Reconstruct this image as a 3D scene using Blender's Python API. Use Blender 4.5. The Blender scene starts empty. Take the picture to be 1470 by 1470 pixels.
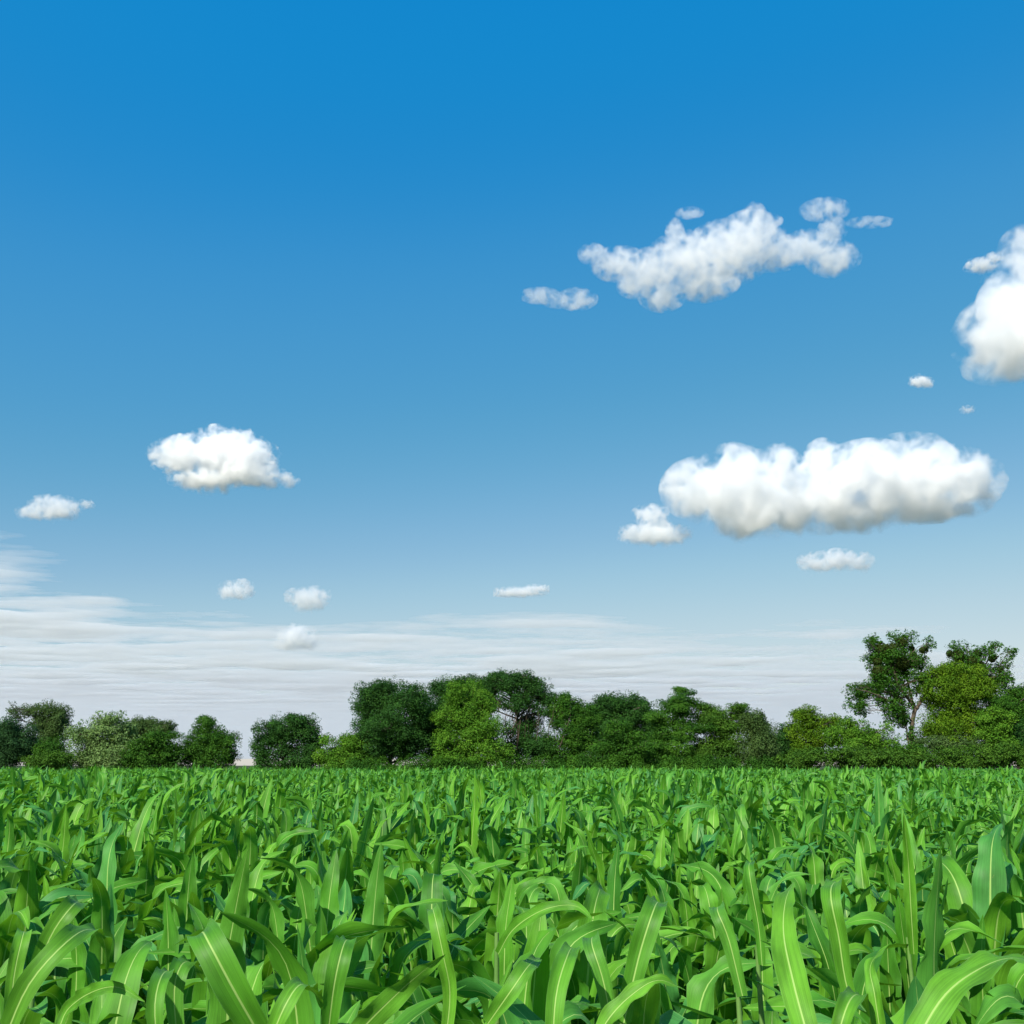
import bpy, math, random
import numpy as np
from mathutils import Vector

R = math.radians
SC = bpy.context.scene
COL = SC.collection
rng = np.random.default_rng(11)

# ------------------------------------------------------------------ camera
FPX, HALF, HORIZ = 1443.0, 735.0, 1099.0
PITCH = math.atan((HORIZ - HALF) / FPX)
EYE = np.array([0.0, 0.0, 1.65])
CP, SP = math.cos(PITCH), math.sin(PITCH)


def ray(px, py):
    x, y = (px - HALF) / FPX, (HALF - py) / FPX
    return np.array([x, CP - y * SP, SP + y * CP])


def at(px, py, Y):
    """photo pixel -> world point on the plane y = Y, and metres per pixel there"""
    d = ray(px, py)
    k = Y / d[1]
    return EYE + d * k, k / FPX


cam_d = bpy.data.cameras.new("camera")
cam = bpy.data.objects.new("camera", cam_d)
COL.objects.link(cam)
cam.location = EYE
cam.rotation_euler = (R(90) + PITCH, 0, 0)
cam_d.sensor_width = 36
cam_d.lens = 36 * FPX / (2 * HALF)
cam_d.clip_start = 0.05
cam_d.clip_end = 400000
SC.camera = cam

# ------------------------------------------------------------------ light
SUN_EL, SUN_AZ = R(40), R(-150)            # azimuth from +Y towards +X
sd = Vector((math.sin(SUN_AZ) * math.cos(SUN_EL), math.cos(SUN_AZ) * math.cos(SUN_EL), math.sin(SUN_EL)))
sun_d = bpy.data.lights.new("sun", "SUN")
sun_d.energy = 4.2
sun_d.angle = R(0.6)
sun_d.color = (1.0, 0.945, 0.83)
sun = bpy.data.objects.new("sun", sun_d)
COL.objects.link(sun)
sun.rotation_euler = sd.to_track_quat('Z', 'Y').to_euler()
sun.location = (-40, -20, 60)

W = bpy.data.worlds.new("World")
SC.world = W
W.use_nodes = True
nt = W.node_tree
nt.nodes.clear()
sky = nt.nodes.new("ShaderNodeTexSky")
sky.sky_type = 'NISHITA'
sky.sun_disc = False
sky.sun_elevation = SUN_EL
sky.sun_rotation = SUN_AZ
sky.altitude = 50
sky.air_density = 1.0
sky.dust_density = 0.3
sky.ozone_density = 2.0
bg = nt.nodes.new("ShaderNodeBackground")
bg.inputs["Strength"].default_value = 0.1
wo = nt.nodes.new("ShaderNodeOutputWorld")
# the photograph's strong per-channel tone curve on the sky light (input and output in tenths)
sc1 = nt.nodes.new("ShaderNodeVectorMath"); sc1.operation = 'SCALE'; sc1.inputs["Scale"].default_value = 0.1
crv = nt.nodes.new("ShaderNodeRGBCurve")
sc2 = nt.nodes.new("ShaderNodeVectorMath"); sc2.operation = 'SCALE'; sc2.inputs["Scale"].default_value = 10.0
EXPO = 0.7
for ci, pts in enumerate((
        [(0.0, 0.0), (.078, .007), (.0915, .015), (.115, .047), (.165, .098), (.255, .24), (.333, .37), (.436, .50), (.75, .72), (1.0, .85)],
        [(0.0, 0.0), (.133, .243), (.1555, .252), (.195, .295), (.2715, .355), (.407, .48), (.506, .585), (.80, .74), (1.0, .82)],
        [(0.0, 0.0), (.20, .56), (.247, .610), (.283, .603), (.339, .610), (.453, .615), (.606, .69), (.69, .725), (.75, .74), (1.0, .80)])):
    cm = crv.mapping.curves[ci]
    k = 1.0 / 2 ** EXPO
    while len(cm.points) < len(pts):
        cm.points.new(.5, .5)
    for p, (x, y) in zip(cm.points, pts):
        p.location = (x, y * k)
        p.handle_type = 'AUTO_CLAMPED'
crv.mapping.update()
nt.links.new(sky.outputs[0], sc1.inputs[0])
nt.links.new(sc1.outputs[0], crv.inputs["Color"])
nt.links.new(crv.outputs[0], sc2.inputs[0])
nt.links.new(sc2.outputs[0], bg.inputs[0])
nt.links.new(bg.outputs[0], wo.inputs[0])

SC.view_settings.view_transform = 'Standard'
SC.view_settings.look = 'None'
SC.view_settings.exposure = EXPO
SC.view_settings.gamma = 1.0
SC.render.engine = 'CYCLES'
cy = SC.cycles
cy.use_denoising = True
cy.max_bounces = 26
cy.diffuse_bounces = 2
cy.glossy_bounces = 2
cy.transmission_bounces = 4
cy.volume_bounces = 24
cy.transparent_max_bounces = 24
cy.sample_clamp_indirect = 6.0

# ------------------------------------------------------------------ helpers


def tag(o, label=None, cat=None, group=None, kind=None):
    for k, v in (("label", label), ("category", cat), ("group", group), ("kind", kind)):
        if v:
            o[k] = v
    return o


def link(name, data, parent=None, loc=None):
    o = bpy.data.objects.new(name, data)
    COL.objects.link(o)
    if parent is not None:
        o.parent = parent
    if loc is not None:
        o.location = loc
    return o


def np_mesh(name, V, F, mat=None, uv=None, tint=None, smooth=False):
    V = np.asarray(V, dtype=np.float32).reshape(-1, 3)
    F = np.asarray(F, dtype=np.int32)
    nf, k = F.shape
    me = bpy.data.meshes.new(name)
    me.vertices.add(len(V))
    me.vertices.foreach_set("co", V.ravel())
    me.loops.add(nf * k)
    me.loops.foreach_set("vertex_index", F.ravel())
    me.polygons.add(nf)
    me.polygons.foreach_set("loop_start", np.arange(0, nf * k, k, dtype=np.int32))
    if smooth:
        me.polygons.foreach_set("use_smooth", np.ones(nf, dtype=bool))
    if uv is not None:
        ul = me.uv_layers.new(name="uv")
        ul.data.foreach_set("uv", np.asarray(uv, dtype=np.float32)[F.ravel()].ravel())
    if tint is not None:
        a = me.attributes.new("tint", 'FLOAT', 'FACE')
        a.data.foreach_set("value", np.asarray(tint, dtype=np.float32))
    me.update(calc_edges=True)
    if mat is not None:
        me.materials.append(mat)
    return me


def rot_z(a):
    c, s = math.cos(a), math.sin(a)
    return np.array([[c, -s, 0], [s, c, 0], [0, 0, 1.0]])


def unit(v):
    return v / np.maximum(np.linalg.norm(v, axis=-1, keepdims=True), 1e-9)


# gradient noise in numpy
_pr = np.random.default_rng(5)
_PERM = np.concatenate([_pr.permutation(256)] * 3).astype(np.int32)
_GRAD = unit(_pr.normal(size=(256, 3))).astype(np.float32)


_GX, _GY, _GZ = (np.ascontiguousarray(_GRAD[:, k]) for k in range(3))


def perlin(P):
    P = np.asarray(P, dtype=np.float32)
    fl = np.floor(P)
    f = P - fl
    i = fl.astype(np.int32) & 255
    u = f * f * f * (f * (f * 6 - 15) + 10)
    fx, fy, fz = f[..., 0], f[..., 1], f[..., 2]
    ux, uy, uz = u[..., 0], u[..., 1], u[..., 2]
    X = []
    for dx in (0, 1):
        hx = _PERM[i[..., 0] + dx] + i[..., 1]
        Y_ = []
        for dy in (0, 1):
            hy = _PERM[hx + dy] + i[..., 2]
            h0, h1 = _PERM[hy], _PERM[hy + 1]
            d0 = _GX[h0] * (fx - dx) + _GY[h0] * (fy - dy) + _GZ[h0] * fz
            d1 = _GX[h1] * (fx - dx) + _GY[h1] * (fy - dy) + _GZ[h1] * (fz - 1)
            Y_.append(d0 + uz * (d1 - d0))
        X.append(Y_[0] + uy * (Y_[1] - Y_[0]))
    return X[0] + ux * (X[1] - X[0])


def fbm(P, oct=4, gain=0.5, lac=2.03, billow=False):
    a, s, t = 1.0, 0.0, 0.0
    P = np.asarray(P, dtype=np.float32).copy()
    for o in range(oct):
        n = perlin(P)
        s = s + a * ((1 - 2.6 * np.abs(n)) * 0.5 if billow else n)
        P = P * lac + 17.3
        a *= gain
    return s


# ------------------------------------------------------------------ node helpers
class NT:
    def __init__(self, name):
        self.m = bpy.data.materials.new(name)
        self.m.use_nodes = True
        self.t = self.m.node_tree
        self.t.nodes.clear()
        self.out = self.t.nodes.new("ShaderNodeOutputMaterial")

    def n(self, typ, **kw):
        nd = self.t.nodes.new(typ)
        for k, v in kw.items():
            setattr(nd, k, v)
        return nd

    def l(self, a, b):
        self.t.links.new(a, b)

    def put(self, sock, v):
        if isinstance(v, bpy.types.NodeSocket):
            self.l(v, sock)
        else:
            sock.default_value = v

    def math(self, op, a, b=0.0, c=0.0, clamp=False):
        nd = self.n("ShaderNodeMath", operation=op)
        nd.use_clamp = clamp
        for i, v in enumerate((a, b, c)):
            self.put(nd.inputs[i], v)
        return nd.outputs[0]

    def ramp(self, fac, stops):
        nd = self.n("ShaderNodeValToRGB")
        e = nd.color_ramp.elements
        while len(e) < len(stops):
            e.new(0.5)
        for el, (p, c) in zip(e, stops):
            el.position = p
            el.color = (*c, 1) if len(c) == 3 else c
        self.put(nd.inputs[0], fac)
        return nd.outputs[0]

    def mix(self, fac, a, b, mode='MIX'):
        nd = self.n("ShaderNodeMix", data_type='RGBA', blend_type=mode)
        self.put(nd.inputs[0], fac)
        for s, v in ((nd.inputs[6], a), (nd.inputs[7], b)):
            self.put(s, (*v, 1) if isinstance(v, tuple) and len(v) == 3 else v)
        return nd.outputs[2]

    def maprange(self, v, a, b, c, d, smooth=True):
        nd = self.n("ShaderNodeMapRange")
        nd.interpolation_type = 'SMOOTHSTEP' if smooth else 'LINEAR'
        for i, q in enumerate((v, a, b, c, d)):
            self.put(nd.inputs[i], q)
        return nd.outputs[0]


def mat_corn():
    b = NT("maize_leaf")
    uvn = b.n("ShaderNodeUVMap", uv_map="uv")
    sep = b.n("ShaderNodeSeparateXYZ")
    b.l(uvn.outputs[0], sep.inputs[0])
    u, v = sep.outputs[0], sep.outputs[1]
    off = b.math('ABSOLUTE', b.math('SUBTRACT', u, 0.5))
    att = b.n("ShaderNodeAttribute", attribute_name="tint")
    oi = b.n("ShaderNodeObjectInfo")
    tint = b.math('FRACT', b.math('ADD', att.outputs["Fac"], b.math('MULTIPLY', oi.outputs["Random"], 0.3)))
    # fine parallel veins and slow blotches along the blade
    mp = b.n("ShaderNodeCombineXYZ")
    b.l(b.math('MULTIPLY', u, 46.0), mp.inputs[0])
    b.l(b.math('MULTIPLY', v, 1.6), mp.inputs[1])
    b.l(b.math('MULTIPLY', tint, 37.0), mp.inputs[2])
    nz = b.n("ShaderNodeTexNoise")
    nz.inputs["Scale"].default_value = 1.0
    nz.inputs["Detail"].default_value = 2.0
    b.l(mp.outputs[0], nz.inputs["Vector"])
    mp2 = b.n("ShaderNodeCombineXYZ")
    b.l(b.math('MULTIPLY', u, 2.0), mp2.inputs[0])
    b.l(b.math('MULTIPLY', v, 5.0), mp2.inputs[1])
    b.l(b.math('MULTIPLY', tint, 91.0), mp2.inputs[2])
    nz2 = b.n("ShaderNodeTexNoise")
    nz2.inputs["Scale"].default_value = 1.0
    nz2.inputs["Detail"].default_value = 3.0
    b.l(mp2.outputs[0], nz2.inputs["Vector"])
    base = b.ramp(tint, [(0.0, (0.034, 0.155, 0.012)), (0.3, (0.074, 0.252, 0.016)), (0.6, (0.114, 0.318, 0.020)), (0.85, (0.064, 0.246, 0.034)), (1.0, (0.048, 0.210, 0.054))])
    fac = b.math('ADD', b.math('MULTIPLY', nz.outputs[0], 0.55), b.math('MULTIPLY', nz2.outputs[0], 0.75))
    fac = b.maprange(fac, 0.35, 0.95, 0.58, 1.45)
    cv = b.n("ShaderNodeCombineXYZ")
    for i in range(3):
        b.l(fac, cv.inputs[i])
    base = b.mix(1.0, base, cv.outputs[0], 'MULTIPLY')
    ribw = b.maprange(v, 0.0, 0.95, 0.055, 0.016, False)
    rib = b.maprange(off, b.math('MULTIPLY', ribw, 0.45), ribw, 1.0, 0.0)
    ribv = b.math('MULTIPLY', rib, 0.85)
    colr = b.mix(ribv, base, (0.40, 0.60, 0.16))
    spots = b.n("ShaderNodeTexNoise")
    spots.inputs["Scale"].default_value = 7.0
    b.l(mp2.outputs[0], spots.inputs["Vector"])
    colr = b.mix(b.maprange(spots.outputs[0], 0.73, 0.80, 0.0, 0.35), colr, (0.24, 0.27, 0.08))
    margin = b.maprange(off, 0.475, 0.5, 0.0, 0.5)
    colr = b.mix(margin, colr, (0.16, 0.34, 0.10))
    # translucent colour: yellower
    tr = b.mix(0.65, colr, (0.20, 0.50, 0.012))
    pb = b.n("ShaderNodeBsdfPrincipled")
    b.l(colr, pb.inputs["Base Color"])
    b.l(b.maprange(nz2.outputs[0], 0.3, 0.7, 0.48, 0.62), pb.inputs["Roughness"])
    pb.inputs["Specular IOR Level"].default_value = 0.30
    bh = b.math('ADD', b.math('MULTIPLY', nz.outputs[0], 0.5), b.math('MULTIPLY', rib, -1.2))
    bp = b.n("ShaderNodeBump")
    bp.inputs["Strength"].default_value = 0.35
    bp.inputs["Distance"].default_value = 0.002
    b.l(bh, bp.inputs["Height"])
    b.l(bp.outputs[0], pb.inputs["Normal"])
    tl = b.n("ShaderNodeBsdfTranslucent")
    b.l(tr, tl.inputs[0])
    mx = b.n("ShaderNodeMixShader")
    mx.inputs[0].default_value = 0.30
    b.l(pb.outputs[0], mx.inputs[1])
    b.l(tl.outputs[0], mx.inputs[2])
    b.l(mx.outputs[0], b.out.inputs[0])
    return b.m


def mat_simple(name, c1, c2, scale=3.0, rough=0.8, bump=0.0):
    b = NT(name)
    tc = b.n("ShaderNodeTexCoord")
    nz = b.n("ShaderNodeTexNoise")
    nz.inputs["Scale"].default_value = scale
    nz.inputs["Detail"].default_value = 6
    b.l(tc.outputs["Object"], nz.inputs["Vector"])
    col = b.ramp(nz.outputs[0], [(0.3, c1), (0.7, c2)])
    pb = b.n("ShaderNodeBsdfPrincipled")
    b.l(col, pb.inputs["Base Color"])
    pb.inputs["Roughness"].default_value = rough
    if bump:
        bp = b.n("ShaderNodeBump")
        bp.inputs["Strength"].default_value = bump
        b.l(nz.outputs[0], bp.inputs["Height"])
        b.l(bp.outputs[0], pb.inputs["Normal"])
    b.l(pb.outputs[0], b.out.inputs[0])
    return b.m


def mat_leaves(name, dark, mid, light, trans=0.20):
    b = NT(name)
    att = b.n("ShaderNodeAttribute", attribute_name="tint")
    col = b.ramp(att.outputs["Fac"], [(0.0, dark), (0.5, mid), (1.0, light)])
    pb = b.n("ShaderNodeBsdfPrincipled")
    b.l(col, pb.inputs["Base Color"])
    pb.inputs["Roughness"].default_value = 0.7
    pb.inputs["Specular IOR Level"].default_value = 0.14
    tl = b.n("ShaderNodeBsdfTranslucent")
    b.l(b.mix(1.0, col, (1.5, 1.35, 0.5), 'MULTIPLY'), tl.inputs[0])
    mx = b.n("ShaderNodeMixShader")
    mx.inputs[0].default_value = trans
    b.l(pb.outputs[0], mx.inputs[1])
    b.l(tl.outputs[0], mx.inputs[2])
    b.l(mx.outputs[0], b.out.inputs[0])
    return b.m


def mat_cloud(name, density, aniso=0.15, col=(.992, .992, .994)):
    b = NT(name)
    vs = b.n("ShaderNodeVolumeScatter")
    vs.inputs["Color"].default_value = (*col, 1)
    vs.inputs["Density"].default_value = density
    vs.inputs["Anisotropy"].default_value = aniso
    b.l(vs.outputs[0], b.out.inputs["Volume"])
    b.m.cycles.homogeneous_volume = True if hasattr(b.m.cycles, "homogeneous_volume") else None
    return b.m


M_CORN = mat_corn()
M_STALK = mat_simple("maize_stalk", (0.07, 0.17, 0.03), (0.14, 0.27, 0.06), 14, 0.5)
def mat_ground():
    b = NT("soil_and_meadow")
    tc = b.n("ShaderNodeTexCoord")
    nz = b.n("ShaderNodeTexNoise")
    nz.inputs["Scale"].default_value = 1.2
    nz.inputs["Detail"].default_value = 7
    b.l(tc.outputs["Object"], nz.inputs["Vector"])
    soil = b.ramp(nz.outputs[0], [(0.3, (0.028, 0.020, 0.014)), (0.7, (0.065, 0.047, 0.031))])
    grass = b.ramp(nz.outputs[0], [(0.3, (0.030, 0.046, 0.020)), (0.7, (0.066, 0.082, 0.042))])
    sep = b.n("ShaderNodeSeparateXYZ")
    b.l(tc.outputs["Object"], sep.inputs[0])
    e = b.maprange(b.math('ADD', sep.outputs[1], b.math('MULTIPLY', nz.outputs[0], 2.0)), 91.5, 93.0, 0.0, 1.0)
    pb = b.n("ShaderNodeBsdfPrincipled")
    b.l(b.mix(e, soil, grass), pb.inputs["Base Color"])
    pb.inputs["Roughness"].default_value = 0.95
    pb.inputs["Specular IOR Level"].default_value = 0.1
    bp = b.n("ShaderNodeBump")
    bp.inputs["Strength"].default_value = 0.6
    b.l(nz.outputs[0], bp.inputs["Height"])
    b.l(bp.outputs[0], pb.inputs["Normal"])
    b.l(pb.outputs[0], b.out.inputs[0])
    return b.m


M_SOIL = mat_ground()
M_BARK = mat_simple("bark", (0.030, 0.024, 0.018), (0.075, 0.06, 0.045), 2.5, 0.9, 0.5)
M_BARK_PALE = mat_simple("pale_bark", (0.060, 0.046, 0.032), (0.135, 0.105, 0.072), 1.8, 0.9, 0.5)
M_DEAD = mat_simple("dead_wood", (0.055, 0.038, 0.027), (0.12, 0.085, 0.06), 2.5, 0.9)

# ------------------------------------------------------------------ ground
gs = 30000.0
gx = np.array([-gs, -400, -120, -40, -10, 10, 40, 120, 400, gs])
gy = np.array([-gs, -400, -60, -10, 0, 10, 40, 90, 140, 400, gs])
gv = np.array([[x, y, 0.0] for y in gy for x in gx])
gf = [[j * len(gx) + i, j * len(gx) + i + 1, (j + 1) * len(gx) + i + 1, (j + 1) * len(gx) + i] for j in range(len(gy) - 1) for i in range(len(gx) - 1)]
tag(link("ground", np_mesh("ground", gv, gf, M_SOIL)), "dark brown soil under the maize, mostly hidden by leaves", "ground", kind="structure")

# ------------------------------------------------------------------ maize


def leaf_strip(rg, L, Wd, az, z0, th0, th1, knee, sharp, ns, nc, roll=0.0, drift=0.0, curl0=0.9, curl1=0.35, wave=0.12, org=None):
    """one blade: grid of (ns+1) x (nc+1) points, plus uv"""
    s = np.linspace(0, 1, ns + 1)
    sg = 1 / (1 + np.exp(-(s - knee) * sharp))
    sg = (sg - sg[0]) / max(sg[-1] - sg[0], 1e-6)
    th = th0 + (th1 - th0) * sg
    a = az + drift * s ** 1.5
    rh = np.stack([np.cos(a), np.sin(a), 0 * a], 1)
    t = np.sin(th)[:, None] * rh + np.cos(th)[:, None] * np.array([0, 0, 1.0])
    d = L / ns
    c = np.zeros((ns + 1, 3))
    c[1:] = np.cumsum((t[:-1] + t[1:]) * 0.5 * d, 0)
    c += np.array([0, 0, z0]) if org is None else np.asarray(org)
    b = np.stack([-np.sin(a), np.cos(a), 0 * a], 1)
    n = np.cross(t, b) * -1.0
    n = np.where((n[:, 2:3] < 0) & (np.abs(np.cos(th))[:, None] < 0.5), n, n)
    n = -np.cos(th)[:, None] * rh + np.sin(th)[:, None] * np.array([0, 0, 1.0])
    ro = roll * s ** 1.3
    b2 = b * np.cos(ro)[:, None] + n * np.sin(ro)[:, None]
    n2 = -b * np.sin(ro)[:, None] + n * np.cos(ro)[:, None]
    w = (0.5 + 0.5 * np.clip(s / 0.28, 0, 1) ** 0.8) * np.clip(1 - s ** 2.6, 0, 1) ** 0.75
    w = np.maximum(w, 0.015) * Wd * 0.5
    return blade(rg, c, b2, n2, w, s, nc, curl0, curl1, wave)


def blade(rg, c, b2, n2, w, s, nc, curl0, curl1, wave):
    ns = len(s) - 1
    Wd = w.max() * 2
    k = curl0 + (curl1 - curl0) * np.clip(s / 0.45, 0, 1)
    tt = np.linspace(-1, 1, nc + 1)
    kt = k[:, None] * tt[None]
    x = w[:, None] * np.sin(kt) / k[:, None]
    z = w[:, None] * (1 - np.cos(kt)) / k[:, None]
    ph = rg.uniform(0, 6.28, 2)
    fr = rg.uniform(2.4, 5.4, 2)
    env = np.clip(s * 3, 0, 1) * np.clip((1 - s) * 4, 0, 1)
    wl = np.sin(6.283 * fr[0] * s + ph[0]) * env
    wr = np.sin(6.283 * fr[1] * s + ph[1]) * env
    wv = np.where(tt[None] < 0, wl[:, None], wr[:, None]) * (np.abs(tt)[None] ** 2) * wave * Wd
    P = c[:, None, :] + x[..., None] * b2[:, None, :] + (z + wv)[..., None] * n2[:, None, :]
    uv = np.stack([np.broadcast_to((tt + 1) * 0.5, (ns + 1, nc + 1)), np.broadcast_to(s[:, None], (ns + 1, nc + 1))], -1)
    i = np.arange(ns)[:, None] * (nc + 1) + np.arange(nc)[None]
    F = np.stack([i, i + 1, i + nc + 2, i + nc + 1], -1).reshape(-1, 4)
    return P.reshape(-1, 3), F, uv.reshape(-1, 2)


def tube(P, rad, sides=6):
    P = np.asarray(P, float)
    rad = np.asarray(rad, float)
    T = np.gradient(P, axis=0)
    T = unit(T)
    ref = np.where(np.abs(T[:, 2:3]) > 0.9, np.array([[1.0, 0, 0]]), np.array([[0, 0, 1.0]]))
    A = unit(np.cross(T, ref))
    B = np.cross(T, A)
    an = np.linspace(0, 2 * np.pi, sides, endpoint=False)
    V = P[:, None] + rad[:, None, None] * (np.cos(an)[None, :, None] * A[:, None] + np.sin(an)[None, :, None] * B[:, None])
    n = len(P)
    i = np.arange(n - 1)[:, None] * sides + np.arange(sides)[None]
    j = np.arange(n - 1)[:, None] * sides + (np.arange(sides)[None] + 1) % sides
    F = np.stack([i, j, j + sides, i + sides], -1).reshape(-1, 4)
    return V.reshape(-1, 3), F


def plant_spec(seed):
    """the blades of one maize plant as parameter dicts, low ones first"""
    rg = np.random.default_rng(1000 + seed)
    base = rg.uniform(0, 6.28)
    n = int(rg.integers(9, 12))
    out = []
    for i in range(n):
        q = i / (n - 1)
        top = q > 0.72
        d = dict(az=base + i * math.pi + rg.normal(0, 0.38), z0=0.10 + 0.62 * q, tint=rg.uniform(0, 1))
        if q < 0.3:
            d.update(L=rg.uniform(.45, .62), Wd=rg.uniform(.08, .10), th0=R(rg.uniform(25, 42)), th1=R(rg.uniform(100, 150)), knee=rg.uniform(.35, .55), sharp=rg.uniform(5, 10))
        elif not top:
            d.update(L=rg.uniform(.56, .80), Wd=rg.uniform(.105, .138), th0=R(rg.uniform(9, 26)), th1=R(rg.uniform(60, 140)), knee=rg.uniform(.52, .76), sharp=[rg.uniform(5, 9), rg.uniform(14, 30)][int(rg.random() < .45)])
        else:
            e = rg.random()
            d.update(L=rg.uniform(.46, .66), Wd=rg.uniform(.092, .126), th0=R(rg.uniform(3, 14)), th1=R(rg.uniform(8, 40) if e < .45 else rg.uniform(60, 130)), knee=rg.uniform(.6, .8), sharp=rg.uniform(8, 24))
        d.update(roll=rg.normal(0, 0.45), drift=rg.normal(0, 0.4), curl0=1.7 if top else 0.95, curl1=rg.uniform(.25, .6), wave=rg.uniform(.06, .17), seed=int(rg.integers(1 << 30)))
        out.append(d)
    return out


def leaf_from(d, ns, nc):
    a = {k: v for k, v in d.items() if k not in ("tint", "seed")}
    return leaf_strip(np.random.default_rng(d["seed"]), ns=ns, nc=nc, **a)


def stalk_geo(h=0.86, ns=10, sides=8):
    z = np.linspace(0, h, ns)
    r = np.interp(z, [0, .1, .5, h], [.014, .013, .012, .005])
    P = np.stack([0.004 * np.sin(z * 9), 0.004 * np.cos(z * 7), z], 1)
    return tube(P, r, sides)


def joined_plant(spec, ns, nc, drop=0, stalk=True):
    Vs, Fs, Us, Ts, o = [], [], [], [], 0
    for d in spec[drop:]:
        V, F, U = leaf_from(d, ns, nc)
        Vs.append(V); Fs.append(F + o); Us.append(U); Ts.append(np.full(len(F), d["tint"]))
        o += len(V)
    if stalk:
        V, F = stalk_geo(ns=4, sides=4)
        Vs.append(V); Fs.append(F + o); Us.append(np.tile([0.3, 0.5], (len(V), 1))); Ts.append(np.full(len(F), 0.3))
    return np.concatenate(Vs), np.concatenate(Fs), np.concatenate(Us), np.concatenate(Ts)


NVAR = 22
SPECS = [plant_spec(i) for i in range(NVAR)]

# plant positions: rows run nearly across the view
pos = []
for k in range(150):
    y0 = 1.55 + k * 0.66
    if y0 > 91:
        break
    xm = 0.56 * y0 + 3.2 + (2.0 if y0 > 20 else 0)
    step = 0.13 if y0 < 30 else 0.17
    for x in np.arange(-xm, xm, step):
        pos.append((x + rng.normal(0, 0.035), y0 + rng.normal(0, 0.085) + 0.02 * x, rng.random()))
pos = np.array(pos)
pos = pos[(pos[:, 1] > 1.95 + .25 * pos[:, 2]) & (pos[:, 1] < 90.5) & (pos[:, 2] > 0.03)]
dist = np.hypot(pos[:, 0], pos[:, 1])
inview = np.abs(pos[:, 0]) < 0.525 * pos[:, 1] + 0.35
order = np.argsort(np.where(inview, dist, 1e6))
N_IND = 284
ind = order[:N_IND]
rest = np.setdiff1d(np.arange(len(pos)), ind)

# prototypes with their parts
protos = []
for i, sp in enumerate(SPECS):
    leaves = []
    for d in sp:
        V, F, U = leaf_from(d, 22, 6)
        leaves.append(np_mesh("maize_leaf", V, F, M_CORN, U, np.full(len(F), d["tint"]), True))
    V, F = stalk_geo()
    protos.append((leaves, np_mesh("maize_stalk", V, F, M_STALK, smooth=True)))

GROUP = "maize plants of the first rows"
LAB = "leafy green young maize plant with arching ribbed blades among the first rows of the field"
for c, pi in enumerate(ind):
    x, y, q = pos[pi]
    lv, st = protos[int(rng.integers(NVAR))]
    root = link("maize_plant", None, loc=(x, y, 0))
    tag(root, LAB, "maize plant", GROUP)
    s = rng.normal(0.99, 0.065)
    root.scale = (s, s, s * rng.normal(1.0, 0.03))
    root.rotation_euler = (rng.normal(0, 0.06), rng.normal(0.07, 0.06), rng.uniform(0, 6.28))
    link("stalk", st, root)
    for me in lv:
        link("leaf", me, root)


# the plants right before the camera, blade by blade as the photo shows them
def hero_leaf(path, wpx, tw0, tw1, seed, org, pos_tip=2.6):
    """path: (photo x, photo y, distance) from base to tip; the blade turns from tw0 to tw1 about its midrib"""
    rg = np.random.default_rng(seed)
    P = np.array([at(*q)[0] for q in path]) - org
    m = max(at(*q)[1] for q in path[:2])
    n = len(P)
    Pe = np.vstack([2 * P[0] - P[1], P, 2 * P[-1] - P[-2]])
    ts = np.linspace(0, n - 1 - 1e-6, 27)
    k = ts.astype(int); f = (ts - k)[:, None]
    a, b, c, d = Pe[k], Pe[k + 1], Pe[k + 2], Pe[k + 3]
    Q = .5 * (2 * b + (c - a) * f + (2 * a - 5 * b + 4 * c - d) * f ** 2 + (3 * b - a - 3 * c + d) * f ** 3)
    seg = np.r_[0, np.cumsum(np.linalg.norm(np.diff(Q, axis=0), axis=1))]
    s = np.linspace(0, 1, 27)
    Q = np.stack([np.interp(s * seg[-1], seg, Q[:, j]) for j in range(3)], 1)
    t = unit(np.gradient(Q, axis=0))
    v = unit(Q + org - EYE)
    hb = np.cross(t, v)
    if hb[6, 0] < 0:
        hb = -hb
    hb[:7] = unit(hb[:7])
    for j in range(7, len(hb)):          # carry the width direction along the bend
        q = hb[j - 1] - t[j] * (hb[j - 1] @ t[j])
        hb[j] = q / np.linalg.norm(q)
    hb[:7] = hb[6]
    hb = unit(hb - t * (hb * t).sum(1, keepdims=True))
    nn = np.cross(hb, t)
    if nn[6, 1] > 0:
        nn = -nn
    ro = np.radians(tw0 + (tw1 - tw0) * s)
    b2 = hb * np.cos(ro)[:, None] + nn * np.sin(ro)[:, None]
    n2 = -hb * np.sin(ro)[:, None] + nn * np.cos(ro)[:, None]
    w = (.62 + .38 * np.clip(s / .35, 0, 1) ** .8) * np.clip(1 - s ** pos_tip, 0, 1) ** .8
    return blade(rg, Q, b2, n2, np.maximum(w, .012) * wpx * m * .345, s, 6, .75, .4, .14)


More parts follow.
